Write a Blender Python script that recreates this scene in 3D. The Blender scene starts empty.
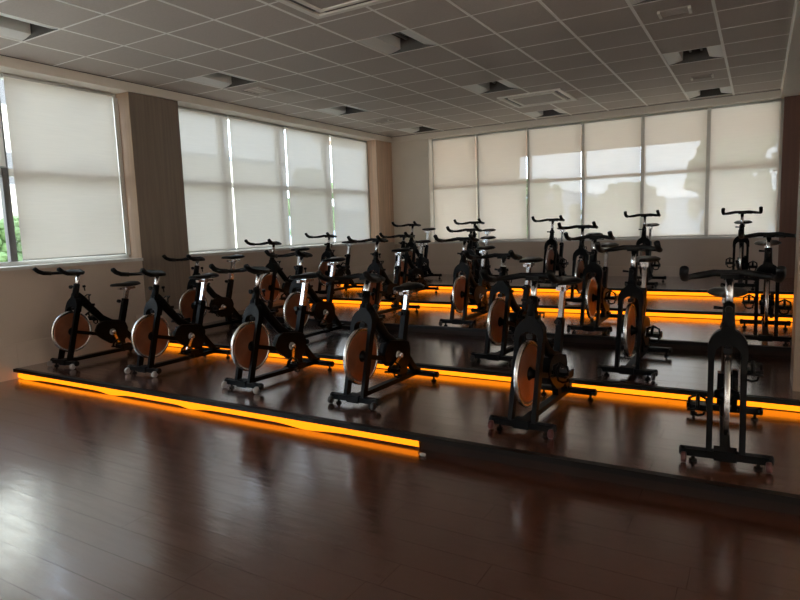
import bpy, math, random
from mathutils import Matrix, Vector, noise as mnoise
R = random.Random(7)
S = bpy.context.scene
C = S.collection

# ------------------------------------------------------------------ camera
CAM_H = 1.438
YAW, PITCH, ROLL, FPX = 0.5356, 0.11934, -0.03414, 607.1
fwd = Vector((-math.sin(YAW), math.cos(YAW), 0)); rgt = Vector((math.cos(YAW), math.sin(YAW), 0)); up = Vector((0, 0, 1))
f2 = math.cos(PITCH)*fwd - math.sin(PITCH)*up
u2 = math.cos(PITCH)*up + math.sin(PITCH)*fwd
r3 = math.cos(ROLL)*rgt + math.sin(ROLL)*u2
u3 = -math.sin(ROLL)*rgt + math.cos(ROLL)*u2
cd = bpy.data.cameras.new('camera'); cam = bpy.data.objects.new('camera', cd); C.objects.link(cam)
cam.matrix_world = Matrix(((r3.x, u3.x, -f2.x, 0), (r3.y, u3.y, -f2.y, 0), (r3.z, u3.z, -f2.z, CAM_H), (0, 0, 0, 1)))
cd.sensor_fit = 'HORIZONTAL'; cd.sensor_width = 36; cd.lens = FPX/800*36; cd.clip_start = .05; cd.clip_end = 300
S.camera = cam

# ------------------------------------------------------------------ sky and exposure
SKY = 9.2
w = bpy.data.worlds.new('sky'); S.world = w; w.use_nodes = True
nt = w.node_tree; nt.nodes.clear()
out = nt.nodes.new('ShaderNodeOutputWorld'); bg = nt.nodes.new('ShaderNodeBackground')
tc = nt.nodes.new('ShaderNodeTexCoord'); sep = nt.nodes.new('ShaderNodeSeparateXYZ'); cr = nt.nodes.new('ShaderNodeValToRGB')
nt.links.new(tc.outputs['Generated'], sep.inputs[0]); nt.links.new(sep.outputs['Z'], cr.inputs[0])
cr.color_ramp.elements[0].position = 0.0; cr.color_ramp.elements[0].color = (.80, .88, 1.0, 1)
cr.color_ramp.elements[1].position = 1.0; cr.color_ramp.elements[1].color = (.74, .85, 1.0, 1)
nt.links.new(cr.outputs[0], bg.inputs['Color']); bg.inputs['Strength'].default_value = SKY
nt.links.new(bg.outputs[0], out.inputs[0])
S.view_settings.view_transform = 'Standard'; S.view_settings.look = 'None'
S.view_settings.gamma = 1; S.view_settings.use_curve_mapping = False
S.view_settings.exposure = 0.0
S.cycles.max_bounces = 10; S.cycles.diffuse_bounces = 5; S.cycles.glossy_bounces = 4
S.cycles.transparent_max_bounces = 12; S.cycles.transmission_bounces = 6
S.cycles.sample_clamp_indirect = 6; S.cycles.caustics_reflective = False; S.cycles.caustics_refractive = False

# ------------------------------------------------------------------ dimensions (metres)
XL, YB = -6.67, 11.09            # left wall face, back wall face
XE, YF = 2.6, -2.6               # far right wall, wall behind the camera
ZC, ZS = 3.291, 3.185            # tile ceiling, underside of the plaster border
P_Y = [3.2715 + i*1.4446 for i in range(5)]
P_Z = [0.108 + i*0.0875 for i in range(5)]
TILE = .625
GX0 = .215                       # right edge of the tile field
GY = [.25 + TILE*k for k in range(-4, 18)]      # ceiling grid lines across the room

# ------------------------------------------------------------------ materials
def lin(r, g, b):
    f = lambda c: (c/255/12.92) if c/255 <= .04045 else ((c/255+.055)/1.055)**2.4
    return (f(r), f(g), f(b), 1)
def mat(name, col, rough=.6, metal=0, var=.0, scale=(8, 8, 8), bump=0, bscale=None, coat=0, crough=.08, cior=1.5, spec=.5, rvar=0, objvar=0, coord='Object', detail=4):
    m = bpy.data.materials.new(name); m.use_nodes = True
    n = m.node_tree.nodes; l = m.node_tree.links; b = n['Principled BSDF']
    b.inputs['Base Color'].default_value = col; b.inputs['Roughness'].default_value = rough
    b.inputs['Metallic'].default_value = metal; b.inputs['Specular IOR Level'].default_value = spec
    if coat: b.inputs['Coat Weight'].default_value = coat; b.inputs['Coat Roughness'].default_value = crough; b.inputs['Coat IOR'].default_value = cior; b.inputs['Coat Tint'].default_value = (.96, .96, 1, 1)
    t = n.new('ShaderNodeTexCoord'); mp = n.new('ShaderNodeMapping'); mp.inputs['Scale'].default_value = scale
    l.new(t.outputs[coord], mp.inputs[0])
    nz = n.new('ShaderNodeTexNoise'); nz.inputs['Scale'].default_value = 1; nz.inputs['Detail'].default_value = detail
    src = mp.outputs[0]
    if objvar:
        oi = n.new('ShaderNodeObjectInfo'); ad = n.new('ShaderNodeVectorMath'); ad.operation = 'ADD'
        mu = n.new('ShaderNodeMath'); mu.operation = 'MULTIPLY'; mu.inputs[1].default_value = 37
        l.new(oi.outputs['Random'], mu.inputs[0]); l.new(mu.outputs[0], ad.inputs[1]); l.new(src, ad.inputs[0]); src = ad.outputs[0]
    l.new(src, nz.inputs['Vector'])
    last = None
    if var:
        hs = n.new('ShaderNodeHueSaturation'); hs.inputs['Color'].default_value = col
        mr = n.new('ShaderNodeMapRange'); mr.inputs[1].default_value = .25; mr.inputs[2].default_value = .75
        mr.inputs[3].default_value = 1-var; mr.inputs[4].default_value = 1+var
        l.new(nz.outputs['Fac'], mr.inputs[0]); val = mr.outputs[0]
        if objvar:
            m2 = n.new('ShaderNodeMapRange'); m2.inputs[3].default_value = 1-objvar; m2.inputs[4].default_value = 1+objvar
            l.new(oi.outputs['Random'], m2.inputs[0]); mm = n.new('ShaderNodeMath'); mm.operation = 'MULTIPLY'
            l.new(val, mm.inputs[0]); l.new(m2.outputs[0], mm.inputs[1]); val = mm.outputs[0]
        l.new(val, hs.inputs['Value']); l.new(hs.outputs[0], b.inputs['Base Color'])
    if rvar:
        m3 = n.new('ShaderNodeMapRange'); m3.inputs[1].default_value = .3; m3.inputs[2].default_value = .7
        m3.inputs[3].default_value = rough-rvar; m3.inputs[4].default_value = rough+rvar
        l.new(nz.outputs['Fac'], m3.inputs[0]); l.new(m3.outputs[0], b.inputs['Roughness'])
    if bump:
        bp = n.new('ShaderNodeBump'); bp.inputs['Strength'].default_value = bump; bp.inputs['Distance'].default_value = .01
        if bscale:
            mp2 = n.new('ShaderNodeMapping'); mp2.inputs['Scale'].default_value = bscale; l.new(t.outputs[coord], mp2.inputs[0])
            n2 = n.new('ShaderNodeTexNoise'); n2.inputs['Scale'].default_value = 1; n2.inputs['Detail'].default_value = 3
            l.new(mp2.outputs[0], n2.inputs['Vector']); l.new(n2.outputs['Fac'], bp.inputs['Height'])
        else: l.new(nz.outputs['Fac'], bp.inputs['Height'])
        l.new(bp.outputs[0], b.inputs['Normal'])
    return m
def emit(name, col, st):
    m = bpy.data.materials.new(name); m.use_nodes = True; n = m.node_tree.nodes; n.clear()
    e = n.new('ShaderNodeEmission'); e.inputs[0].default_value = col; e.inputs[1].default_value = st
    o = n.new('ShaderNodeOutputMaterial'); m.node_tree.links.new(e.outputs[0], o.inputs[0]); return m
def fabric(name, col, transp, refl):
    m = bpy.data.materials.new(name); m.use_nodes = True; n = m.node_tree.nodes; l = m.node_tree.links; n.clear()
    o = n.new('ShaderNodeOutputMaterial'); tr = n.new('ShaderNodeBsdfTransparent'); tl = n.new('ShaderNodeBsdfTranslucent'); df = n.new('ShaderNodeBsdfDiffuse')
    t = n.new('ShaderNodeTexCoord'); mp = n.new('ShaderNodeMapping'); mp.inputs['Scale'].default_value = (3, 3, 60); l.new(t.outputs['Object'], mp.inputs[0])
    nz = n.new('ShaderNodeTexNoise'); nz.inputs['Scale'].default_value = 1; l.new(mp.outputs[0], nz.inputs['Vector'])
    hs = n.new('ShaderNodeHueSaturation'); hs.inputs['Color'].default_value = col
    mr = n.new('ShaderNodeMapRange'); mr.inputs[3].default_value = .96; mr.inputs[4].default_value = 1.04
    l.new(nz.outputs['Fac'], mr.inputs[0]); l.new(mr.outputs[0], hs.inputs['Value'])
    l.new(hs.outputs[0], tl.inputs[0]); l.new(hs.outputs[0], df.inputs[0]); tr.inputs[0].default_value = (1, 1, 1, 1)
    m1 = n.new('ShaderNodeMixShader'); m1.inputs[0].default_value = refl; l.new(tl.outputs[0], m1.inputs[1]); l.new(df.outputs[0], m1.inputs[2])
    m2 = n.new('ShaderNodeMixShader'); m2.inputs[0].default_value = transp; l.new(m1.outputs[0], m2.inputs[1]); l.new(tr.outputs[0], m2.inputs[2])
    l.new(m2.outputs[0], o.inputs[0]); return m
def glassmat(name):
    m = bpy.data.materials.new(name); m.use_nodes = True; n = m.node_tree.nodes; l = m.node_tree.links; n.clear()
    o = n.new('ShaderNodeOutputMaterial'); tr = n.new('ShaderNodeBsdfTransparent'); gl = n.new('ShaderNodeBsdfGlossy')
    gl.inputs['Roughness'].default_value = .02; tr.inputs[0].default_value = (.93, .96, .96, 1)
    lw = n.new('ShaderNodeLayerWeight'); pw = n.new('ShaderNodeMath'); pw.operation = 'POWER'; pw.inputs[1].default_value = 5
    ma = n.new('ShaderNodeMath'); ma.operation = 'MULTIPLY_ADD'; ma.inputs[1].default_value = .94; ma.inputs[2].default_value = .03
    l.new(lw.outputs['Facing'], pw.inputs[0]); l.new(pw.outputs[0], ma.inputs[0])
    mx = n.new('ShaderNodeMixShader'); l.new(ma.outputs[0], mx.inputs[0]); l.new(tr.outputs[0], mx.inputs[1]); l.new(gl.outputs[0], mx.inputs[2])
    l.new(mx.outputs[0], o.inputs[0]); return m
M = {}
M['plank'] = mat('dark_walnut_plank', lin(72, 40, 27), .17, var=.24, scale=(2.2, 30, 2), bump=.16, bscale=(3, 18, 2), rvar=.07, objvar=.12, spec=1.0, coat=1.0, crough=.22, cior=1.7)
M['nosing'] = mat('black_edge_trim', lin(16, 13, 12), .45, var=.1, spec=.2)
M['riser'] = mat('dark_riser_board', lin(40, 29, 24), .6, spec=.2, var=.2, scale=(1, 20, 20))
M['taupe'] = mat('taupe_wall_paint', lin(204, 186, 171), .75, var=.03, scale=(3, 3, 3), bump=.05, bscale=(60, 60, 60))
M['base'] = mat('taupe_baseboard', lin(208, 190, 175), .5, var=.03)
M['beige'] = mat('beige_wall_paint', lin(238, 228, 214), .8, var=.03, scale=(3, 3, 3), bump=.05, bscale=(60, 60, 60))
M['plaster'] = mat('white_plaster', lin(242, 233, 220), .8, var=.03, scale=(3, 3, 3))
M['tile'] = mat('mineral_ceiling_tile', lin(200, 188, 178), .9, var=.05, scale=(60, 60, 60), bump=.15, objvar=.03)
M['tee'] = mat('white_ceiling_tee', lin(255, 250, 243), .45)
M['wood_dark'] = mat('dark_wood_panel', lin(138, 123, 110), .5, var=.16, scale=(26, 26, 1.1))
M['wood_mid'] = mat('brown_wood_panel', lin(226, 194, 168), .5, var=.16, scale=(26, 26, 1.1))
M['wood_lit'] = mat('window_lit_wood', lin(172, 146, 124), .5, var=.14, scale=(26, 26, 1.1))  # column wood with window light painted into its tone
M['wood_red'] = mat('red_brown_wood_panel', lin(110, 72, 58), .5, var=.16, scale=(26, 26, 1.1))
M['wood_pillar'] = mat('tan_wood_pillar', lin(140, 120, 103), .5, var=.14, scale=(26, 26, 1.1))
M['alu'] = mat('white_window_aluminium', lin(205, 203, 198), .4, var=.02)
M['alu_grey'] = mat('grey_window_aluminium', lin(190, 186, 180), .45, var=.02)
M['alu_dark'] = mat('dark_window_sash', lin(96, 92, 90), .5, var=.03)
M['sill'] = mat('pale_stone_sill', lin(214, 212, 208), .3, var=.04)
M['fab_l'] = fabric('ivory_screen_fabric', (.86, .80, .72, 1), .020, .86)
M['fab_b'] = fabric('cream_screen_fabric', (.84, .745, .655, 1), .05, .55)
M['frost_fill'] = fabric('frosted_fill_pane', (.88, .81, .72, 1), .01, .45)  # panes of the added windows that brighten the room
M['glass'] = glassmat('window_glass')
M['black'] = mat('black_gloss_paint', lin(7, 7, 8), .45, var=.1, coat=.0, spec=.10)
M['rubber'] = mat('black_rubber', lin(11, 11, 11), .6, spec=.25, var=.15, scale=(80, 80, 80))
M['vinyl'] = mat('black_vinyl_saddle', lin(18, 17, 17), .4, spec=.3, var=.1)
M['chrome'] = mat('brushed_chrome', (.72, .73, .76, 1), .22, 1, var=.05, scale=(90, 90, 4))
M['copper'] = mat('copper_flywheel', lin(152, 98, 74), .42, .7, var=.22, scale=(9, 9, 9))
M['steel'] = mat('polished_steel_rim', (.7, .7, .7, 1), .25, 1, var=.04)
M['plastic'] = mat('black_plastic', lin(8, 8, 9), .42, var=.1, spec=.15)
M['wheel_light'] = mat('pale_grey_wheel', lin(160, 156, 152), .4, var=.05)
M['wheel_red'] = mat('dark_red_wheel', lin(72, 32, 30), .5, var=.12)
M['wheel_dark'] = mat('dark_grey_wheel', lin(44, 42, 42), .5, var=.1)
M['led'] = emit('amber_led', (1.0, .235, .005, 1), 2.35)
M['ltube'] = mat('unlit_lamp_tube', lin(200, 200, 196), .3)
M['reflector'] = mat('luminaire_reflector', lin(240, 238, 232), .45)
M['lumdark'] = mat('luminaire_housing', lin(90, 86, 82), .5)
M['grille'] = mat('dark_return_grille', lin(186, 175, 165), .7)
M['acwhite'] = mat('white_unit_plastic', lin(244, 238, 228), .45)
M['leaf'] = mat('tree_foliage', lin(92, 116, 66), .7, var=.35, scale=(2, 2, 2), objvar=.2)
M['bark'] = mat('tree_bark', lin(86, 70, 56), .9, var=.2)
M['ground_bounce'] = mat('bounce_paving', lin(196, 192, 180), .9, var=.2, scale=(.4, .4, .4))  # paving kept pale to bounce light up to the ceiling
M['stucco'] = mat('pink_stucco', lin(214, 178, 158), .9, var=.05)
M['stucco2'] = mat('cream_stucco', lin(214, 204, 184), .9, var=.05)
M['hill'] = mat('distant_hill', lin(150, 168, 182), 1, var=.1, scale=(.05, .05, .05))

# ------------------------------------------------------------------ mesh helpers
class MB:
    def __init__(s): s.v = []; s.f = []; s.smooth = []
    def face(s, idx, sm=False): s.f.append(idx); s.smooth.append(sm)
    def box(s, x0, x1, y0, y1, z0, z1, m=None):
        b = len(s.v)
        for x in (x0, x1):
            for y in (y0, y1):
                for z in (z0, z1): s.v.append(Vector((x, y, z)) if m is None else m @ Vector((x, y, z)))
        for q in ((0, 1, 3, 2), (4, 6, 7, 5), (0, 4, 5, 1), (2, 3, 7, 6), (0, 2, 6, 4), (1, 5, 7, 3)): s.face(tuple(b+i for i in q))
        return s
    def bevbox(s, x0, x1, y0, y1, z0, z1, c):   # box with its top edges chamfered
        b = len(s.v)
        rings = [(0, z0), (0, z1-c), (c, z1)]
        for d, z in rings:
            for x, y in ((x0+d, y0+d), (x1-d, y0+d), (x1-d, y1-d), (x0+d, y1-d)): s.v.append(Vector((x, y, z)))
        for r in range(2):
            for i in range(4): s.face((b+r*4+i, b+r*4+(i+1) % 4, b+r*4+4+(i+1) % 4, b+r*4+4+i))
        s.face((b+8, b+9, b+10, b+11)); s.face((b+3, b+2, b+1, b))
        return s
    def tube(s, pts, rad, n=10, flat=1.0, cap=True):
        pts = [Vector(p) for p in pts]; k = len(pts)
        if not isinstance(rad, (list, tuple)): rad = [rad]*k
        b = len(s.v); prev = None
        for i, p in enumerate(pts):
            t = (pts[min(i+1, k-1)] - pts[max(i-1, 0)]).normalized()
            if prev is None:
                a = Vector((1, 0, 0)) if abs(t.x) < .9 else Vector((0, 0, 1))
                a = (a - t*a.dot(t)).normalized()
            else: a = (prev - t*prev.dot(t)).normalized()
            prev = a; c = t.cross(a)
            for j in range(n):
                an = 2*math.pi*j/n
                s.v.append(p + a*math.cos(an)*rad[i] + c*math.sin(an)*rad[i]*flat)
        for i in range(k-1):
            for j in range(n): s.face((b+i*n+j, b+i*n+(j+1) % n, b+(i+1)*n+(j+1) % n, b+(i+1)*n+j), True)
        if cap:
            s.face(tuple(b+j for j in reversed(range(n)))); s.face(tuple(b+(k-1)*n+j for j in range(n)))
        return s
    def bar(s, p0, p1, w, h):     # rectangular section, w along x, h across
        p0, p1 = Vector(p0), Vector(p1); t = (p1-p0).normalized(); a = Vector((1, 0, 0))
        a = (a - t*a.dot(t)).normalized() if abs(t.x) < .95 else Vector((0, 1, 0)); c = t.cross(a); b = len(s.v)
        for p in (p0, p1):
            for i, j in ((-1, -1), (1, -1), (1, 1), (-1, 1)): s.v.append(p + a*i*w/2 + c*j*h/2)
        for i in range(4): s.face((b+i, b+(i+1) % 4, b+4+(i+1) % 4, b+4+i))
        s.face((b+3, b+2, b+1, b)); s.face((b+4, b+5, b+6, b+7)); return s
    def lathe_x(s, prof, n=28, c=(0, 0, 0)):   # prof: (x, r) revolved around the x axis
        b = len(s.v); c = Vector(c); k = len(prof)
        for x, r in prof:
            for j in range(n):
                a = 2*math.pi*j/n; s.v.append(c + Vector((x, r*math.cos(a), r*math.sin(a))))
        for i in range(k-1):
            for j in range(n): s.face((b+i*n+j, b+(i+1)*n+j, b+(i+1)*n+(j+1) % n, b+i*n+(j+1) % n), True)
        if prof[0][1] > 1e-5: s.face(tuple(b+j for j in range(n)))
        if prof[-1][1] > 1e-5: s.face(tuple(b+(k-1)*n+j for j in reversed(range(n))))
        return s
    def prism(s, poly, d0, d1, place):         # poly of 2-D points, place(a, b, depth) -> Vector
        b = len(s.v); n = len(poly)
        for d in (d0, d1):
            for q in poly: s.v.append(Vector(place(q[0], q[1], d)))
        for i in range(n): s.face((b+i, b+(i+1) % n, b+n+(i+1) % n, b+n+i))
        s.face(tuple(b+i for i in reversed(range(n)))); s.face(tuple(b+n+i for i in range(n))); return s
    def loft(s, rings, cap=True):
        b = len(s.v); n = len(rings[0])
        for r in rings:
            for q in r: s.v.append(Vector(q))
        for i in range(len(rings)-1):
            for j in range(n): s.face((b+i*n+j, b+i*n+(j+1) % n, b+(i+1)*n+(j+1) % n, b+(i+1)*n+j), True)
        if cap:
            s.face(tuple(b+j for j in reversed(range(n)))); s.face(tuple(b+(len(rings)-1)*n+j for j in range(n)))
        return s
    def mesh(s, name, m):
        me = bpy.data.meshes.new(name); me.from_pydata([tuple(v) for v in s.v], [], s.f); me.update()
        import bmesh
        bm = bmesh.new(); bm.from_mesh(me); bmesh.ops.recalc_face_normals(bm, faces=bm.faces); bm.to_mesh(me); bm.free()
        for p, sm in zip(me.polygons, s.smooth): p.use_smooth = sm
        me.materials.append(M[m] if isinstance(m, str) else m); return me
    def build(s, name, m, parent=None, loc=(0, 0, 0)): return link(name, s.mesh(name, m), parent, loc)
def link(name, me, parent=None, loc=(0, 0, 0)):
    o = bpy.data.objects.new(name, me); C.objects.link(o); o.location = loc
    if parent: o.parent = parent
    return o
def tag(o, label, cat, group=None):
    o['label'] = label; o['category'] = cat
    if group: o['group'] = group
    return o
def struct(o, label=None, cat=None):
    o['kind'] = 'structure'
    if label: o['label'] = label
    if cat: o['category'] = cat
    return o
def empty(name, loc=(0, 0, 0)):
    o = bpy.data.objects.new(name, None); C.objects.link(o); o.location = loc; o.empty_display_size = .1; return o
def bx(name, m, x0, x1, y0, y1, z0, z1, parent=None): return MB().box(x0, x1, y0, y1, z0, z1).build(name, m, parent)

# ------------------------------------------------------------------ floor and platforms
def planks(parent, y0, y1, ztop, xa, xb, wd, ln, seed, limit_y=None):
    rr = random.Random(seed); th = .006
    n = max(1, round((y1-y0)/wd)); wd = (y1-y0)/n; g = .0006
    full = MB().box(g, ln-g, g, wd-g, -th, 0).mesh('plank', 'plank')
    for i in range(n):
        x = xa - rr.random()*ln*.9
        while x < xb:
            a, b = max(x, xa), min(x+ln, xb)
            if b-a > .04:
                if b-a > ln-1e-4: me = full
                else: me = MB().box(g, b-a-g, g, wd-g, -th, 0).mesh('plank', 'plank')
                link('plank', me, parent, (a, y0+i*wd, ztop))
            x += ln
fl = struct(bx('floor', 'plank', XL, XE, YF, P_Y[0]+.06, -.12, -.006), 'dark glossy wood plank floor in front of the stepped platforms', 'floor')
planks(fl, .86, P_Y[0]+.058, 0, XL+.002, 2.0, .172, 1.35, 3)
bx('floor_board_field', 'plank', XL+.002, XE, YF, .858, -.006, 0, fl)
bx('floor_board_field', 'plank', 2.002, XE, .86, P_Y[0]+.058, -.006, 0, fl)
ordn = ['lowest', 'second', 'third', 'fourth', 'topmost']
for i in range(5):
    y0 = P_Y[i]; y1 = P_Y[i+1] if i < 4 else YB-.06; z = P_Z[i]; zl = P_Z[i-1] if i else 0
    pf = struct(bx('platform', 'riser', XL+.002, XE-.002, y0+.06, y1+.058, -.1 if i == 0 else 0, z-.006),
                f'{ordn[i]} of the five stepped dark wood platforms carrying the spin bikes', 'platform')
    bx('nosing', 'nosing', XL+.002, XE-.002, y0, y0+.045, z-.032, z+.002, pf)
    bx('nosing_support', 'riser', XL+.002, XE-.002, y0+.045, y0+.06, z-.03, z-.006, pf)
    if i < 3: planks(pf, y0+.046, y1+.057, z, XL+.004, .95 if i else .6, .172, 1.35, 11+i)
    if i < 3: bx('board_field', 'plank', (.95 if i else .6)+.002, XE-.004, y0+.046, y1+.057, z-.006, z, pf)
    else: bx('board_field', 'plank', XL+.004, XE-.004, y0+.046, y1+.057, z-.006, z, pf)
# amber light strips tucked under the platform edges (the third edge is unlit)
for i, xa, xb, lab in ((0, XL+.01, -1.86, 'amber light strip glowing along the floor under the left half of the lowest platform edge'),
                       (1, XL+.01, XE-.02, 'amber light strip under the edge of the second platform, behind the front row of bikes'),
                       (3, XL+.01, XE-.02, 'amber light strip under the edge of the fourth platform, lower of the two far strips'),
                       (4, XL+.01, XE-.02, 'amber light strip under the edge of the topmost platform, nearest the back wall')):
    z = P_Z[i]; y = P_Y[i]
    t = empty('light_strip', ((xa+xb)/2, y+.05, z-.04)); tag(t, lab, 'light strip', 'amber light strips under the platform edges')
    hw = (xb-xa)/2
    zb = -.041
    MB().box(-hw, hw, .0045, .009, zb-.001, (.006 if i else -.015)).build('strip_backing', 'plastic', t)
    if i: MB().box(-hw, hw, -.004, .0045, zb, .005).build('glow_band', 'led', t)  # tall glowing band standing in for the riser lit by the strip
    else:      # sagging tape; the wavy glowing edge shapes in its lumps of spilled light
        mb = MB(); n = 240
        for k in range(n+1):
            q = -hw+2*hw*k/n; sag = .5+.5*math.sin(q*5.1+.6*math.sin(q*1.7)); low = -.052-.013*sag**6
            for dy, dz in ((-.004, low), (-.004, -.016), (.0045, -.016), (.0045, low)): mb.v.append(Vector((q, dy-.016*sag**6*(1 if dz == low else 0), dz)))
        for k in range(n):
            for j in range(4): mb.face((k*4+j, k*4+(j+1) % 4, k*4+4+(j+1) % 4, k*4+4+j))
        mb.face((0, 1, 2, 3)); mb.face((n*4+3, n*4+2, n*4+1, n*4)); mb.build('glow_band', 'led', t)
    if i == 0:
        MB().tube([(hw-.004, 0, -.004), (hw+.03, -.05, -.05), (hw+.04, -.09, -.058), (hw+.06, -.10, -.058)], .004, 8).build('supply_lead', 'rubber', t)
        MB().lathe_x([(0, .006), (.004, .011), (.036, .011), (.04, .007)], 12, (hw+.055, -.10, -.057)).build('end_plug', 'wheel_light', t)

# ------------------------------------------------------------------ walls
WX0 = XL-.33
GLX, BLX = XL-.27, XL-.20          # glass plane and blind plane of the left wall
wl = struct(bx('wall_left', 'taupe', WX0, XL, YF, YB, -.1, 1.13), 'taupe low wall under the left windows', 'wall')
bx('wall_head', 'plaster', WX0, XL, YF, YB, ZS, 3.5, wl)
bx('wall_end', 'taupe', WX0, XL, YF, -2.5, 1.13, ZS, wl)
st = struct(MB().box(WX0, XL+.008, 4.93, 5.66, 1.0, ZS).build('trim_1', 'wood_dark'), 'dark wood panelled column between the left windows', 'column')
bx('column_side', 'wood_lit', WX0+.02, XL+.006, 4.925, 4.93, 1.165, ZS, st)  # side face coloured lighter for the window light falling on it
bx('column_base', 'wood_dark', XL, XL+.008, 4.93, 5.66, P_Z[1], 1.0, st)
st = struct(bx('trim_2', 'wood_mid', WX0, XL+.004, 10.5, YB, 1.13, ZS), 'brown wood panel in the corner beside the left windows', 'panel')
for k, (a, b) in enumerate(((-2.5, 4.925), (5.66, 10.5))):
    bx('window_sill', 'sill', WX0+.02, XL+.03, a, b, 1.13, 1.165, wl)
bb = struct(bx('baseboard_left', 'base', XL, XL+.014, YF, 3.33, 0, .368), 'taupe baseboard along the left wall', 'baseboard')
for i in range(5):
    y0 = P_Y[i]+.06; y1 = (P_Y[i+1]+.06) if i < 4 else YB
    bx('baseboard_panel', 'base', XL, XL+.014, y0, y1, P_Z[i], P_Z[i]+.26, bb)
wb = struct(bx('wall_back', 'taupe', XL-.33, XE, YB, YB+.3, -.1, 1.08), 'taupe low wall under the back windows', 'wall')
bx('wall_head', 'plaster', XL-.33, XE, YB, YB+.3, ZS, 3.5, wb)
bx('wall_panel', 'beige', XL-.33, -5.80, YB, YB+.3, 1.08, ZS, wb)
bx('window_sill', 'sill', -5.80, .26, YB-.02, YB+.3, 1.08, 1.108, wb)
st = struct(bx('trim_3', 'wood_red', .26, XE, YB-.012, YB+.3, P_Z[4], ZS), 'dark red-brown wood panel at the right end of the back wall', 'panel')
struct(bx('baseboard_back', 'base', XL, .26, YB-.014, YB, P_Z[4], P_Z[4]+.17), 'taupe baseboard along the back wall', 'baseboard')
# walls out of view, right and behind; frosted windows added to brighten the room
wr = struct(bx('wall_right', 'taupe', XE, XE+.2, YF, YB, -.1, .25), 'taupe right wall around an added tall frosted window', 'wall')
bx('wall_head', 'taupe', XE, XE+.2, YF, YB, 3.1, 3.5, wr); bx('wall_panel', 'taupe', XE, XE+.2, 4.6, YB, .25, 3.1, wr); bx('wall_panel', 'taupe', XE, XE+.2, YF, -2.2, .25, 3.1, wr)
w5 = struct(empty('window_fill_right', (XE+.1, 1.2, .25)), 'tall frosted window added in the unseen right wall for fill light', 'window')
for k in range(4):
    bx('pane', 'frost_fill', -.004, .004, -3.4+1.7*k+.04, -3.4+1.7*(k+1)-.04, .04, 2.81, w5)
for k in range(5): bx('mullion', 'alu', -.03, .03, -3.4+1.7*k-.04, -3.4+1.7*k+.04, 0, 2.85, w5)
wf = struct(bx('wall_front', 'taupe', XL-.33, XE+.2, YF-.2, YF, -.1, .7), 'taupe wall with an added frosted window band behind the viewer', 'wall')
bx('wall_head', 'taupe', XL-.33, XE+.2, YF-.2, YF, 2.5, 3.5, wf); bx('wall_panel', 'taupe', XL-.33, -6.0, YF-.2, YF, .7, 2.5, wf); bx('wall_panel', 'taupe', 2.0, XE+.2, YF-.2, YF, .7, 2.5, wf)
w4 = struct(empty('window_fill_front', (-2, YF-.1, .7)), 'unseen frosted window band added behind the viewer for fill light', 'window')
for k in range(5): bx('pane', 'frost_fill', -4+1.6*k+.04, -4+1.6*(k+1)-.04, -.004, .004, .04, 1.76, w4)  # added panes letting in fill light from behind
for k in range(6): bx('mullion', 'alu', -4+1.6*k-.04, -4+1.6*k+.04, -.03, .03, 0, 1.8, w4)
pil = struct(bx('trim_4', 'wood_pillar', .236, .72, 4.99, 5.40, P_Z[1], ZS), 'light wood pillar standing on the second platform at the right edge', 'pillar')
# cornice: the plaster fascia below the tile ceiling
c1 = struct(bx('trim_5', 'plaster', XL, XL+.045, YF, YB, ZS, ZC+.03), 'plaster cornice along the left wall', 'cornice')
c2 = struct(bx('trim_6', 'plaster', XL+.045, GX0, YB-.05, YB, ZS, ZC+.03), 'plaster cornice along the back wall', 'cornice')
for o, a in ((c1, (XL+.045, XL+.062, YF, YB-.05)), (c2, (XL+.045, GX0, YB-.067, YB-.05))):
    bx('shade_strip', 'lumdark', a[0], a[1], a[2], a[3], ZC-.004, ZC+.02, o)  # solid dark strip standing in for the shade of a recess

# ------------------------------------------------------------------ ceiling
struct(bx('roof_slab', 'plaster', XL-.33, XE+.2, YF-.2, YB+.3, 3.5, 3.56), 'concrete slab above the suspended ceiling', 'slab')
ce = struct(bx('ceiling', 'plaster', GX0, XE, YF, YB, ZS, ZC+.03), 'suspended ceiling of square grey tiles in a pale grid', 'ceiling')
lum_cells = {(a, b) for a in (-6.035, -3.535, -1.035) for b in (5.25, 7.75, 10.25)} | {(-6.035, 2.75)}
cass = [(-2.93, 9.19, .47), (-2.92, 4.0, .47)]
xs = [GX0 - TILE*k for k in range(11, -1, -1)]
tile_me = MB().box(.010, TILE-.010, .010, TILE-.010, 0, .016).mesh('ceiling_tile', 'tile')
ys = [y for y in GY if y > YF]
for ix in range(11):
    xa = xs[ix]
    for iy, ya in enumerate(ys):
        if ya >= YB-.2: continue
        if any(abs(xa-a) < .02 and abs(ya-b) < .02 for a, b in lum_cells): continue
        if any(abs(xa+TILE/2-a) < h+.05 and abs(ya+TILE/2-b) < h+.05 for a, b, h in cass) :
            # cut the tile back to the strip left free by the cassette unit
            a, b, h = min(cass, key=lambda c: abs(ya-c[1]))
            px = [(xa+.01, min(xa+TILE-.01, a-h)), (max(xa+.01, a+h), xa+TILE-.01)]
            for q0, q1 in px:
                if q1-q0 > .03: bx('ceiling_tile', 'tile', q0, q1, ya+.01, ya+TILE-.01, ZC, ZC+.016, ce)
            m0, m1 = max(xa+.01, a-h), min(xa+TILE-.01, a+h)
            for q0, q1 in ((ya+.01, min(ya+TILE-.01, b-h)), (max(ya+.01, b+h), ya+TILE-.01)):
                if q1-q0 > .03: bx('ceiling_tile', 'tile', m0, m1, q0, q1, ZC, ZC+.016, ce)
            continue
        if ya+TILE > YB-.05:
            bx('ceiling_tile', 'tile', xa+.01, xa+TILE-.01, ya+.01, YB-.055, ZC, ZC+.016, ce)
        else: link('ceiling_tile', tile_me, ce, (xa, ya, ZC))
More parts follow.
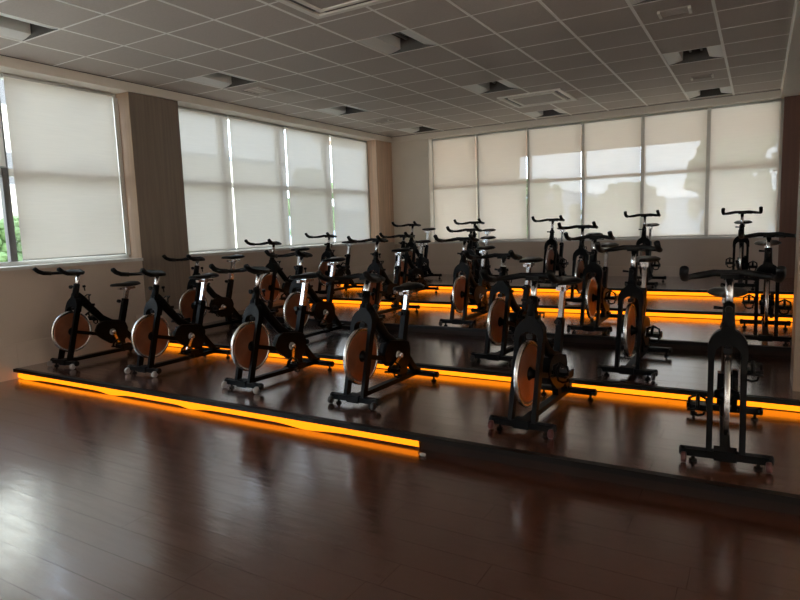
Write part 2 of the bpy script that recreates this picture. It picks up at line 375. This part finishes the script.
def cut(a, b, holes):
    segs = [(a, b)]
    for h0, h1 in holes:
        nx = []
        for s0, s1 in segs:
            if h1 <= s0 or h0 >= s1: nx.append((s0, s1)); continue
            if h0 > s0: nx.append((s0, h0))
            if h1 < s1: nx.append((h1, s1))
        segs = nx
    return segs
for x in xs[1:]:
    hl = [(b-h, b+h) for a, b, h in cass if abs(x-a) < h]
    for s0, s1 in cut(YF, YB-.05, hl): bx('tee_bar', 'tee', x-.014, x+.014, s0, s1, ZC-.003, ZC+.03, ce)
for y in ys:
    if y > YB-.06: continue
    hl = [(a-h, a+h) for a, b, h in cass if abs(y-b) < h]
    for s0, s1 in cut(XL+.045, GX0, hl): bx('tee_bar', 'tee', s0, s1, y-.009, y+.009, ZC-.0015, ZC+.03, ce)

# recessed square luminaires, unlit
def quarter(s):
    pr = []
    for k in range(9):
        a = math.pi/2*k/8; pr.append((s*(.303-.16*k/8),   .002+.032*(k/8)**1.6))
    pts = pr + [(s*.143, .14), (s*.304, .14)]
    return pts
lum_parts = []
h = TILE/2-.006
hb = MB()
hb.box(-h, h, -h, h, .15, .158); hb.box(-h, -h+.006, -h, h, 0, .15); hb.box(h-.006, h, -h, h, 0, .15)
hb.box(-h+.006, h-.006, -h, -h+.006, 0, .15); hb.box(-h+.006, h-.006, h-.006, h, 0, .15)
lum_parts.append(('housing', hb.mesh('housing', 'lumdark')))
for s in (-1, 1):
    lum_parts.append(('reflector', MB().prism(quarter(s), -h+.008, h-.008, lambda a, b, d: (a, d, b)).mesh('reflector', 'reflector')))
for s in (-1, 1):
    lum_parts.append(('lamp_tube', MB().tube([(s*.06, -h+.02, .12), (s*.06, h-.02, .12)], .013, 10).mesh('lamp_tube', 'ltube')))
lum_names = {-6.035: 'in the ceiling row nearest the left windows', -3.535: 'in the middle row of the ceiling', -1.035: 'in the ceiling row at the right'}
lum_pos = {2.75: 'nearest', 5.25: 'second', 7.75: 'third', 10.25: 'farthest'}; lum_pos2 = {5.25: 'nearest', 7.75: 'second', 10.25: 'farthest'}
for a, b in sorted(lum_cells):
    t = empty('recessed_luminaire', (a+TILE/2, b+TILE/2, ZC+.001))
    tag(t, f'unlit square ceiling light, {(lum_pos if a < -6 else lum_pos2)[b]} from the viewer {lum_names[a]}', 'ceiling light', 'recessed ceiling lights')
    for n, me in lum_parts: link(n, me, t)
# cassette air conditioners
def ring(mb, r0, r1, z0, z1):
    mb.box(-r1, r1, -r1, -r0, z0, z1); mb.box(-r1, r1, r0, r1, z0, z1); mb.box(-r1, -r0, -r0, r0, z0, z1); mb.box(r0, r1, -r0, r0, z0, z1); return mb
for (a, b, hh), lab in zip(cass, ('white cassette air conditioner in the ceiling near the back windows', 'white cassette air conditioner at the top edge of the photo')):
    t = empty('cassette_air_conditioner', (a, b, ZC)); tag(t, lab, 'air conditioner', 'ceiling cassette air conditioners')
    MB().box(-hh, hh, -hh, hh, -.004, .18).build('body', 'grille', t)
    ring(MB(), hh-.055, hh, -.022, -.004).build('outer_frame', 'acwhite', t)
    ring(MB(), hh-.165, hh-.125, -.026, -.004).build('inner_frame', 'acwhite', t)
    MB().box(-hh+.165, hh-.165, -hh+.165, hh-.165, -.016, -.004).build('return_grille', 'grille', t)
    for s in (-1, 1):
        MB().box(s*(hh-.09)-.022, s*(hh-.09)+.022, -hh+.14, hh-.14, -.012, -.006).build('air_flap', 'lumdark', t)
        MB().box(-hh+.14, hh-.14, s*(hh-.09)-.022, s*(hh-.09)+.022, -.012, -.006).build('air_flap', 'lumdark', t)
# small ceiling speakers and grilles
for (a, b, sx, sy), lab in (((-5.72, 6.19, .15, .15), 'pale square ceiling grille beside the second light of the left row'),
                            ((-.722, 6.25, .125, .085), 'small rectangular ceiling fitting with bright ends near the top right of the photo'),
                            ((-.722, 9.28, .125, .075), 'small rectangular ceiling fitting between the two far right ceiling lights'),
                            ((-5.72, 9.31, .13, .08), 'small dark ceiling grille in the far left part of the ceiling')):
    t = empty('ceiling_grille', (a, b, ZC)); tag(t, lab, 'ceiling grille', 'small ceiling grilles')
    MB().box(-sx, sx, -sy, sy, -.012, 0).build('plate', 'tile' if sx == .15 else 'grille', t)
    for s in (-1, 1): MB().box(s*sx-.012, s*sx+.012, -sy, sy, -.024, -.0005).build('end_cap', 'acwhite' if sx != .15 else 'tile', t)
    for k in range(4): MB().box(-sx+.02, sx-.02, -sy+.02+k*sy*.45, -sy+.028+k*sy*.45, -.016, -.012).build('slat', 'acwhite' if sx == .15 else 'grille', t)

# ------------------------------------------------------------------ windows
ZT = 2.16
def window_left(name, ya, yb, mull, lab):
    wn = struct(empty(name, (GLX, (ya+yb)/2, 1.165)), lab, 'window'); ox, oy, oz = wn.location
    def f(n, m, x0, x1, y0, y1, z0, z1): return bx(n, m, x0-ox, x1-ox, y0-oy, y1-oy, z0-oz, z1-oz, wn)
    f('frame_bottom', 'alu', GLX-.03, GLX+.03, ya, yb, 1.165, 1.21); f('frame_top', 'alu', GLX-.03, GLX+.03, ya, yb, ZS-.05, ZS)
    f('frame_side', 'alu', GLX-.03, GLX+.035, ya, ya+.05, 1.21, ZS-.05); f('frame_side', 'alu', GLX-.03, GLX+.065, yb-.06, yb, 1.21, ZS-.05)
    ed = [ya+.05]+mull+[yb-.05]
    for k in range(len(ed)-1):
        a, b = ed[k]+(.035 if k else 0), ed[k+1]-(.035 if k < len(ed)-2 else 0)
        if k: f('mullion', 'alu_dark' if ed[k] == 3.535 else 'alu_grey', GLX-.035, GLX+.03, ed[k]-.035, ed[k]+.035, 1.21, ZS-.05)
        f('transom', 'alu_grey', GLX-.03, GLX+.025, a, b, ZT-.04, ZT+.04)
        f('pane', 'glass', GLX-.004, GLX+.004, a, b, 1.21, ZT-.04); f('pane', 'glass', GLX-.004, GLX+.004, a, b, ZT+.04, ZS-.05)
window_left('window_1', -2.5, 4.925, [-1.5, -.26, .98, 2.29, 3.535], 'white framed window beside the left column, nearest the viewer')
window_left('window_2', 5.66, 10.5, [6.62, 7.87, 9.12], 'long white framed window behind four blinds on the left wall')
GY_ = YB+.2; BLY = YB+.10
wn = struct(empty('window_3', (-2.77, GY_, 1.108)), 'wide window of six bays filling the back wall', 'window'); ox, oy, oz = wn.location
def f(n, m, x0, x1, y0, y1, z0, z1): return bx(n, m, x0-ox, x1-ox, y0-oy, y1-oy, z0-oz, z1-oz, wn)
BX = [-5.80, -4.785, -3.765, -2.755, -1.755, -.755, .26]
f('frame_bottom', 'alu', -5.80, .26, GY_-.03, GY_+.03, 1.108, 1.15); f('frame_top', 'alu', -5.80, .26, GY_-.03, GY_+.03, ZS-.05, ZS)
f('frame_side', 'alu', -5.80, -5.75, GY_-.03, GY_+.03, 1.15, ZS-.05); f('frame_side', 'alu', .20, .26, GY_-.06, GY_+.03, 1.15, ZS-.05)
for k in range(6):
    a, b = BX[k]+(.035 if k else .05), BX[k+1]-(.035 if k < 5 else .06)
    if k: f('mullion', 'alu_grey', BX[k]-.035, BX[k]+.035, GY_-.05, GY_+.03, 1.15, ZS-.05)
    f('transom', 'alu_grey', a, b, GY_-.03, GY_+.03, 2.17, 2.225)
    f('pane', 'glass', a, b, GY_-.004, GY_+.004, 1.15, 2.17); f('pane', 'glass', a, b, GY_-.004, GY_+.004, 2.225, ZS-.05)

# roller blinds: tube, fabric, bottom bar
def blind(axis, plane, a, b, ztop, zbot, m, lab, grp):
    t = empty('roller_blind', ((plane, (a+b)/2, zbot) if axis == 'x' else ((a+b)/2, plane, zbot))); tag(t, lab, 'roller blind', grp)
    hw = (b-a)/2; L = ztop-zbot; n = 14; P = (lambda u, d, z: (d, u, z)) if axis == 'x' else (lambda u, d, z: (u, d, z))
    sgn = 1 if axis == 'x' else -1
    fb = MB(); rows = 10; ph = R.random()*6
    for j in range(rows+1):
        for i in range(n+1):
            u = -hw+2*hw*i/n; z = .012+(L-.03)*j/rows
            d = sgn*.0025*math.sin(i*.9+ph)*(1-j/rows*.6)
            fb.v.append(Vector(P(u, d, z)))
    for j in range(rows):
        for i in range(n): k = j*(n+1)+i; fb.face((k, k+1, k+n+2, k+n+1), True)
    fb.build('fabric', m, t)
    e0, e1 = P(-hw, 0, .008), P(hw, 0, .008)
    MB().tube([e0, e1], .009, 8).build('bottom_bar', 'alu', t)
    MB().tube([P(-hw-.004, -sgn*.012, L-.022), P(hw+.004, -sgn*.012, L-.022)], .02, 12).build('roller_tube', 'alu', t)
blind('x', BLX, 3.60, 4.85, ZS-.002, 1.215, 'fab_l', 'tall ivory roller blind beside the dark column, nearest the viewer on the left wall', 'left wall roller blinds')
blind('x', BLX, 2.36, 3.53, ZS-.002, 2.2, 'fab_l', 'half raised ivory roller blind at the left edge of the photo', 'left wall roller blinds')
ly = [5.69, 6.745, 8.005, 9.25, 10.47]
for k, lab in enumerate(('ivory roller blind directly right of the dark column', 'ivory roller blind second from the dark column in the four-blind window', 'ivory roller blind third from the dark column in the four-blind window', 'ivory roller blind next to the brown corner panel')):
    blind('x', BLX, ly[k]+(.016 if k else 0), ly[k+1]-(.016 if k < 3 else 0), ZS-.002, 1.185, 'fab_l', lab, 'left wall roller blinds')
nm = ['first', 'second', 'third', 'fourth', 'fifth', 'sixth']
for k in range(6):
    blind('y', BLY, BX[k]+(.028 if k else .05), BX[k+1]-(.028 if k < 5 else .035), ZS-.002, 1.122, 'fab_b',
          f'cream roller blind on the back wall, {nm[k]} from the room corner', 'back wall roller blinds')

# ------------------------------------------------------------------ outdoors
gd = struct(bx('ground', 'ground_bounce', -90, 90, -60, 120, -.6, -.5), 'outdoor paving made pale to bounce light into the room', 'ground')
ph = empty('porch', (-2.0, 14.0, -.5)); struct(ph, 'pink stucco porch roof and wall outside the back windows', 'porch')
bx('porch_roof', 'stucco', -7, 7, -2.55, 1.2, 3.95, 4.12, ph); bx('roof_beam', 'stucco', -7, 7, .9, 1.2, 3.60, 3.95, ph)
bx('porch_wall', 'stucco2', -7, -3.3, .95, 1.15, 0, 3.60, ph); bx('post', 'stucco2', 1.06, 1.16, .98, 1.08, 0, 3.60, ph)
def crown(seed, rx, rz, n=260):
    rr = random.Random(seed); mb = MB()
    for _ in range(n):
        a = rr.random()*2*math.pi; q = rr.random()**.4; zz = rr.uniform(-.8, .9)
        s = math.sqrt(max(.1, 1-zz*zz)); c = Vector((rx*q*s*math.cos(a), rx*q*s*math.sin(a), rz*zz)); rad = rx*rr.uniform(.07, .15)
        b = len(mb.v); U, V = 7, 5
        for j in range(V+1):
            for i in range(U):
                th = math.pi*j/V; p = 2*math.pi*i/U
                d = Vector((math.sin(th)*math.cos(p), math.sin(th)*math.sin(p), math.cos(th)))
                k = 1+.45*mnoise.noise((c+d)*2.3)
                mb.v.append(c+d*rad*k)
        for j in range(V):
            for i in range(U): mb.face((b+j*U+i, b+j*U+(i+1) % U, b+(j+1)*U+(i+1) % U, b+(j+1)*U+i))
    return mb
crs = [crown(s, 1, 1) for s in (1, 2, 3)]
crm = [c.mesh('crown', 'leaf') for c in crs]
tr_me = MB().tube([(0, 0, 0), (.05, .02, .5), (0, 0, 1)], [.09, .06, .04], 8).mesh('trunk', 'bark')
def tree(x, y, h, rx, k, lab, grp):
    t = empty('tree', (x, y, -.5)); tag(t, lab, 'tree', grp)
    c = link('crown', crm[k], t, (0, 0, h*.62)); c.scale = (rx, rx, h*.40); c.rotation_euler.z = x
    q = link('trunk', tr_me, t); q.scale = (rx*.9, rx*.9, h*.55)
for i, (x, y, hh, rx) in enumerate(((-7.2, 22, 3.5, 1.2), (-4.0, 23, 3.2, 1.2), (-.6, 20, 4.4, 1.3), (2.5, 20.5, 4.9, 1.2), (-10.5, 27, 3.4, 1.3), (6.2, 22, 4.8, 1.6), (-4.0, 18.5, 2.6, 1.1))):
    tree(x, y, hh, rx, i % 3, ('low green tree seen faintly through the first bays of the back blinds', 'short green tree seen faintly through the third bay of the back blinds', 'green tree seen faintly through the fifth bay of the back blinds', 'tall green tree seen faintly through the sixth bay of the back blinds', 'distant green tree hidden behind the porch wall', 'tall green tree beyond the right end of the back window', 'round green shrub seen faintly behind the fourth bay of the back blinds')[i], 'trees beyond the back windows')
for i, (x, y, hh, rx) in enumerate(((-13, 6.6, 2.4, 1.0), (-17, 21.3, 4.6, 1.1), (-14, 25.5, 5.6, 2.2), (-24, 17, 3.4, 1.8))):
    tree(x, y, hh, rx, i % 3, ('leafy green shrub seen through the gap at the left edge of the photo', 'tree seen faintly behind the third left blind', 'tall tree seen faintly behind the blind by the corner', 'tree seen faintly behind the second left blind')[i], 'trees beyond the left windows')
nb = struct(empty('sky_block_building', (-25, 12, -.5)), 'added cream building hiding the low sky beyond the left windows', 'building')
bx('wall', 'stucco2', -3, 0, -22, 7, 0, 12.4, nb); bx('roof', 'hill', -3.2, .2, -22.2, 7.2, 12.4, 12.7, nb)  # tall block added to cut the sky glare reflected in the floor
bx('wing', 'stucco2', -2.5, -.3, 7.2, 17, 0, 5.9, nb); bx('wing_roof', 'hill', -2.7, -.1, 7.2, 17.2, 5.9, 6.1, nb)
for fz in (1.0, 4.0, 7.0, 10.0):
    for k in range(8):
        wq = bx('window', 'alu', 0, .06, -17.5+3*k, -16.1+3*k, fz, fz+1.4, nb); bx('pane', 'alu_dark', .06, .07, -17.4+3*k, -16.2+3*k, fz+.1, fz+1.3, wq)
hm = MB()
for k in range(41):
    x = -80+4*k; z = 5+4.5*mnoise.noise(Vector((x*.045, 3.1, 0)))
    for y, q in ((88, -.5), (94, z), (104, z*.8), (112, -.5)): hm.v.append(Vector((x, y, q)))
for k in range(40):
    for j in range(3): b = k*4+j; hm.face((b, b+1, b+5, b+4), True)
struct(hm.build('hills', 'hill'), 'distant hazy hills beyond the back windows', 'hills')

# ------------------------------------------------------------------ spin bikes
AX = lambda z: .26*(z-.03)          # y of the steering axis at height z
def arc(cx, cy, rx, ry, a0, a1, n): return [(cx+rx*math.cos(math.radians(a0+(a1-a0)*k/n)), cy+ry*math.sin(math.radians(a0+(a1-a0)*k/n))) for k in range(n+1)]
PART = {}
def P(key, mb, m): PART[key] = mb.mesh(key, m)
# front stabiliser with transport wheels
P('front_stabilizer', MB().bar((-.20, 0, .055), (.20, 0, .055), .05, .04).box(-.055, .055, -.035, .05, .03, .085), 'black')
P('stabilizer_end', MB().lathe_x([(-.012, .026), (.012, .028), (.02, .02)], 16), 'rubber')
for k_, m_ in (('transport_wheel', 'wheel_light'), ('transport_wheel_red', 'wheel_red'), ('transport_wheel_dark', 'wheel_dark')):
    P(k_, MB().lathe_x([(-.014, .0), (-.014, .022), (-.010, .029), (.010, .029), (.014, .022), (.014, 0)], 20), m_)
P('level_foot', MB().tube([(0, 0, 0), (0, 0, .012), (0, 0, .0125), (0, 0, .04)], [.022, .02, .009, .009], 12), 'rubber')
# fork legs
P('fork_leg', MB().bar((0, AX(.05), .06), (0, AX(.62), .62), .030, .052), 'black')
# head shroud: the rounded arch over the flywheel
def shroud():
    mb = MB()
    outer = [(-.098, .56)] + arc(0, .612, .098, .105, 180, 108, 8) + [(-.030, .76), (.030, .76)] + arc(0, .612, .098, .105, 72, 0, 8) + [(.098, .56)]
    inner = [(.062, .56)] + arc(0, .585, .062, .045, 0, 180, 10)[0:] + [(-.062, .56)]
    n_o, n_i = len(outer), len(inner)
    # stitch as a strip: resample both to the same count
    def res(pl, n):
        L = [0]
        for a, b in zip(pl, pl[1:]): L.append(L[-1]+math.dist(a, b))
        o = []
        for k in range(n):
            t = L[-1]*k/(n-1); i = max(j for j in range(len(L)) if L[j] <= t+1e-9); i = min(i, len(pl)-2)
            q = (t-L[i])/max(1e-9, L[i+1]-L[i]); o.append((pl[i][0]+(pl[i+1][0]-pl[i][0])*q, pl[i][1]+(pl[i+1][1]-pl[i][1])*q))
        return o
    N = 25; oo = res(outer, N); ii = res(list(reversed(inner)), N)
    for (a, b) in zip(oo, ii):
        for (x, z), d in ((a, -.028), (a, .034), (b, .034), (b, -.028)): mb.v.append(Vector((x, AX(z)+d, z)))
    for k in range(N-1):
        for j in range(4): mb.face((k*4+j, k*4+(j+1) % 4, (k+1)*4+(j+1) % 4, (k+1)*4+j))
    mb.face((0, 1, 2, 3)); e = (N-1)*4; mb.face((e+3, e+2, e+1, e))
    return mb
P('head_shroud', shroud(), 'black')
P('head_tube', MB().tube([(0, AX(.72), .72), (0, AX(.79), .79), (0, AX(.85), .85)], [.034, .031, .030], 14), 'black')
P('adjust_knob', MB().tube([(0, -.03, 0), (0, -.052, 0), (0, -.054, 0), (0, -.075, 0)], [.008, .008, .02, .018], 10).tube([(-.03, -.01, 0), (-.075, -.012, .004)], [.007, .010], 8), 'plastic')
P('handlebar_post', MB().tube([(0, AX(.80), .80), (0, AX(.965), .965)], .021, 12), 'chrome')
P('brake_knob', MB().tube([(0, .06, .80), (0, .055, .835), (0, .055, .84), (0, .053, .86)], [.007, .007, .018, .015], 10), 'plastic')
# handlebar: wavy cross bar with two forward horns
hbp = [(-.215, -.088, 1.03), (-.218, -.055, 1.002), (-.216, .0, .98), (-.214, .09, .972), (-.196, .165, .970), (-.15, .195, .976), (-.08, .215, .988), (0, .228, .985),
       (.08, .215, .988), (.15, .195, .976), (.196, .165, .970), (.214, .09, .972), (.216, .0, .98), (.218, -.055, 1.002), (.215, -.088, 1.03)]
P('handlebar', MB().tube(hbp, [.016]*5+[.0195]*5+[.016]*5, 10).box(-.045, .045, .19, .285, .958, .982), 'rubber')
for s, nme in ((-1, 'grip_l'), (1, 'grip_r')):
    P(nme, MB().tube([(s*.215, .075, .972), (s*.2165, -.005, .981), (s*.218, -.055, 1.002), (s*.215, -.090, 1.034), (s*.215, -.094, 1.042)], [.0205, .0215, .022, .0225, .014], 12), 'rubber')
P('brake_lever', MB().tube([(.05, .20, .965), (.11, .12, .962), (.12, .06, .965)], .006, 8), 'plastic')
# flywheel
FW = Vector((0, .108, .36))
P('flywheel', MB().lathe_x([(-.010, .03), (-.012, .06), (-.007, .085), (-.007, .165), (-.011, .178), (-.011, .196), (.011, .196), (.011, .178), (.007, .165), (.007, .085), (.012, .06), (.010, .03)], 40), 'copper')
P('flywheel_rim', MB().lathe_x([(-.0125, .194), (-.0125, .2155), (-.009, .218), (.009, .218), (.0125, .2155), (.0125, .194), (-.0125, .194)], 44), 'steel')
P('flywheel_hub', MB().lathe_x([(-.06, .010), (-.06, .022), (-.03, .03), (-.014, .045), (.014, .045), (.03, .03), (.06, .022), (.06, .010)], 20), 'plastic')
P('brake_pad', MB().box(-.022, .022, .135, .20, .582, .612).box(-.01, .01, .15, .18, .61, .64), 'plastic')
# frame
def curve_bar(pts, wx, hh):
    mb = MB(); pts = [Vector(p) for p in pts]; rings = []
    for i, p in enumerate(pts):
        t = (pts[min(i+1, len(pts)-1)]-pts[max(i-1, 0)]).normalized(); c = Vector((0, -t.z, t.y)); k = hh[i] if isinstance(hh, list) else hh
        q = []
        for a, b in ((-1, -.6), (-.6, -1), (.6, -1), (1, -.6), (1, .6), (.6, 1), (-.6, 1), (-1, .6)): q.append(p+Vector((a*wx/2, 0, 0))+c*b*k/2)
        rings.append(q)
    return mb.loft(rings)
P('main_frame', curve_bar([(0, .20, .735), (0, .265, .665), (0, .35, .565), (0, .45, .455), (0, .56, .385), (0, .70, .36)], .052, [.075, .085, .075, .072, .075, .07]), 'black')
P('drive_stay', MB().bar((-.048, .11, .36), (-.048, .45, .27), .012, .036).bar((.048, .11, .36), (.048, .45, .27), .012, .036), 'black')
P('chain_guard', MB().prism([(.335, .33), (.37, .395), (.44, .425), (.60, .40), (.70, .375), (.725, .31), (.70, .20), (.64, .155), (.50, .165), (.40, .235), (.35, .28)], .034, .062, lambda a, b, d: (d, a, b)).prism([(.40, .33), (.44, .40), (.60, .38), (.68, .345), (.66, .20), (.60, .175), (.48, .20)], -.045, .034, lambda a, b, d: (d, a, b)), 'plastic')
P('guard_badge', MB().lathe_x([(0, .0), (0, .035), (.004, .035), (.004, 0)], 20), 'wheel_light')
P('seat_tube', MB().bar((0, .655, .24), (0, .765, .63), .046, .062), 'black')
P('seat_knob', MB().tube([(0, .72, .60), (0, .695, .607), (0, .694, .6075), (0, .665, .615)], [.008, .008, .021, .018], 10), 'plastic')
P('seat_post', MB().bar((0, .735, .52), (0, .800, .765), .032, .046), 'chrome')
P('seat_slider', MB().box(-.02, .02, .70, .90, .765, .79).box(-.03, .03, .775, .825, .755, .80), 'chrome')
def saddle():
    rings = []
    for y, wd, top, th in ((.605, .012, .838, .02), (.62, .028, .846, .035), (.68, .036, .85, .045), (.75, .055, .848, .05), (.81, .092, .85, .055), (.86, .118, .856, .058), (.90, .118, .858, .052), (.925, .09, .85, .04)):
        q = []
        for k in range(14):
            a = 2*math.pi*k/14; cx, sz = math.cos(a), math.sin(a)
            z = top-th*.45 + (th*.45 if sz > 0 else th*.55)*sz - (.012*(abs(cx)**2))
            if sz > .6 and abs(cx) < .5: z -= .006
            q.append((wd*cx, y, z))
        rings.append(q)
    return MB().loft(rings)
P('saddle', saddle(), 'vinyl')
P('rear_strut', MB().bar((0, .665, .33), (0, .885, .075), .046, .05), 'black')
P('seat_stay', MB().bar((0, .655, .28), (0, .675, .07), .044, .07), 'black')
P('base_beam', MB().bar((0, .03, .062), (0, .90, .062), .05, .036), 'black')
P('rear_stabilizer', MB().bar((-.20, .90, .06), (.20, .90, .06), .05, .04).box(-.03, .03, .865, .935, .04, .10), 'black')
P('crank_arm', MB().bar((0, 0, 0), (0, 0, -.165), .016, .028).lathe_x([(-.014, .0), (-.014, .022), (.014, .022), (.014, 0)], 14), 'steel')
P('pedal', MB().box(-.045, .045, -.05, .05, -.016, .016).box(-.058, -.046, -.055, .055, -.024, .024).box(.046, .058, -.055, .055, -.024, .024)
  .tube([(-.05, -.05, -.01), (-.046, -.105, .0), (0, -.12, .012), (.046, -.105, .0), (.05, -.05, -.01)], .010, 6)
  .tube([(0, -.118, .012), (0, -.105, .05), (0, -.06, .075)], .012, 6).tube([(-.052, -.03, .0), (-.045, -.045, .055), (0, -.055, .08), (.045, -.045, .055), (.052, -.03, 0)], .009, 6)
  .tube([(-.04, .0, -.02), (-.03, .0, -.055), (.0, .0, -.065), (.03, .0, -.055), (.04, .0, -.02)], .008, 6), 'plastic')
P('bottle_cage', MB().tube([(-.036, .30, .70), (-.03, .335, .725), (.03, .335, .725), (.036, .30, .70)], .006, 6).box(-.03, .03, .315, .375, .60, .625).tube([(0, .33, .62), (0, .335, .725)], .007, 6), 'plastic')
def bike(x, y, row, lab, grp, rz=0, hb=0, sd=0, crank=None, red=None):
    t = empty('spin_bike', (x, y, P_Z[row])); t.rotation_euler.z = math.radians(rz)
    tag(t, lab, 'exercise bike', grp)
    L = lambda n, par=t, loc=(0, 0, 0), key=None: link(n, PART[key or n], par, loc)
    fs = L('front_stabilizer')
    wk = {None: 'transport_wheel_dark', 'red': 'transport_wheel_red', 'pale': 'transport_wheel'}[red]
    for s in (-1, 1):
        L('transport_wheel', fs, (s*.20, -.04, .031), wk); L('stabilizer_end', fs, (s*.205, 0, .055)).rotation_euler.z = 0 if s > 0 else math.pi
        L('level_foot', fs, (s*.155, .0, 0))
        L('fork_leg', t, (s*.079, 0, 0))
    L('head_shroud'); L('head_tube'); L('adjust_knob', t, (0, AX(.825), .825)); L('brake_knob', t, (0, .235, -.03))
    dh = (0, hb*.26, hb)
    L('handlebar_post', t, dh); h = L('handlebar', t, dh); L('hand_grip', h, key='grip_l'); L('hand_grip', h, key='grip_r'); L('brake_lever', h)
    fw = L('flywheel', t, FW); L('flywheel_rim', fw); L('flywheel_hub', fw); L('brake_pad')
    fr = L('main_frame'); L('bottle_cage', fr); L('drive_stay')
    cg = L('chain_guard'); L('guard_badge', cg, (.062, .53, .29))
    L('seat_tube'); L('seat_knob'); ds = (0, sd*.27, sd)
    L('seat_post', t, ds); s_ = L('saddle', t, ds); L('seat_slider', s_)
    L('rear_strut'); L('seat_stay'); L('base_beam')
    rs = L('rear_stabilizer')
    for s in (-1, 1):
        L('stabilizer_end', rs, (s*.205, .90, .06)).rotation_euler.z = 0 if s > 0 else math.pi
        L('level_foot', rs, (s*.18, .90, 0))
    ca = R.random()*2*math.pi if crank is None else math.radians(crank)
    for s in (-1, 1):
        a = L('crank_arm', t, (s*.082, .53, .29)); an = ca + (math.pi if s > 0 else 0); a.rotation_euler.x = an
        p = L('pedal', a, (s*.062, 0, -.165)); p.rotation_euler.x = -an
G = ['front row of spin bikes', 'second row of spin bikes', 'third row of spin bikes', 'fourth row of spin bikes', 'back row of spin bikes']
# front row
bike(-6.19, 3.55, 0, 'leftmost spin bike of the front row, side-on against the left wall', G[0], 0, .0, -.03, 200, 'pale')
bike(-5.07, 3.67, 0, 'second spin bike from the left in the front row, before the dark column', G[0], 0, -.01, .06, 150, 'pale')
bike(-3.74, 3.65, 0, 'third spin bike from the left in the front row, copper flywheel showing', G[0], -4, .03, .08, 170, 'pale')
bike(-2.60, 3.66, 0, 'fourth spin bike from the left in the front row', G[0], -2, -.02, .0, 120)
bike(-1.27, 3.62, 0, 'second spin bike from the right in the front row, with red front wheels', G[0], -2.5, .0, .07, 80, 'red')
bike(-.122, 3.57, 0, 'nearest spin bike, seen head-on at the right end of the front row', G[0], 3, .03, .02, 300, 'red')
# second row
bike(-6.03, 5.02, 1, 'leftmost spin bike of the second row, beside the dark column', G[1], 0, -.04, .1, 100)
bike(-4.37, 5.02, 1, 'second spin bike from the left in the second row, behind the third front bike', G[1], 0, .0, .06, 140)
bike(-2.02, 5.03, 1, 'second spin bike from the right in the second row', G[1], -4, -.03, .05, 60)
bike(-.87, 4.95, 1, 'spin bike at the right end of the second row', G[1], 0, .03, .06, 90)
# third row
bike(-5.98, 6.35, 2, 'leftmost spin bike of the third row, below the first left blind gap', G[2], 0, .01, .05, 30)
bike(-4.21, 6.33, 2, 'second spin bike from the left in the third row', G[2], 0, .02, .02, 110)
bike(-2.95, 6.25, 2, 'middle spin bike of the third row, nearest of three in line', G[2], 0, .01, .04, 140)
bike(-1.48, 6.29, 2, 'black spin bike second from the right in the third row', G[2], 0, .0, .05, 75)
bike(.075, 6.28, 2, 'black spin bike at the right end of the third row, beside the light wood pillar', G[2], 0, -.01, .05, 90)
# fourth row
bike(-6.11, 7.84, 3, 'leftmost spin bike of the fourth row, below the third left blind', G[3], 0, -.02, .02, 30)
bike(-4.68, 7.84, 3, 'black spin bike in the fourth row near the room corner', G[3], 0, -.05, .0, 100)
bike(-3.57, 7.84, 3, 'black spin bike in the fourth row, middle of three bikes in line', G[3], 0, .01, .04, 100)
bike(-1.99, 7.84, 3, 'black spin bike at the right end of the fourth row', G[3], 0, .01, .05, 60)
# back row
bike(-5.34, 9.28, 4, 'black spin bike in the back row before the beige wall panel', G[4], 0, .03, .1, 100)
bike(-4.14, 9.28, 4, 'black spin bike in the back row, farthest of three bikes in line', G[4], 0, .03, .05, 100)
bike(-2.81, 9.28, 4, 'black spin bike in the back row before the third back blind', G[4], 0, .03, .05, 80)
bike(-1.45, 9.28, 4, 'black spin bike second from the right in the back row, before the fifth back blind', G[4], 0, .05, .06, 90)
bike(-.21, 9.28, 4, 'black spin bike at the right end of the back row, before the sixth back blind', G[4], 0, .04, .06, 95)
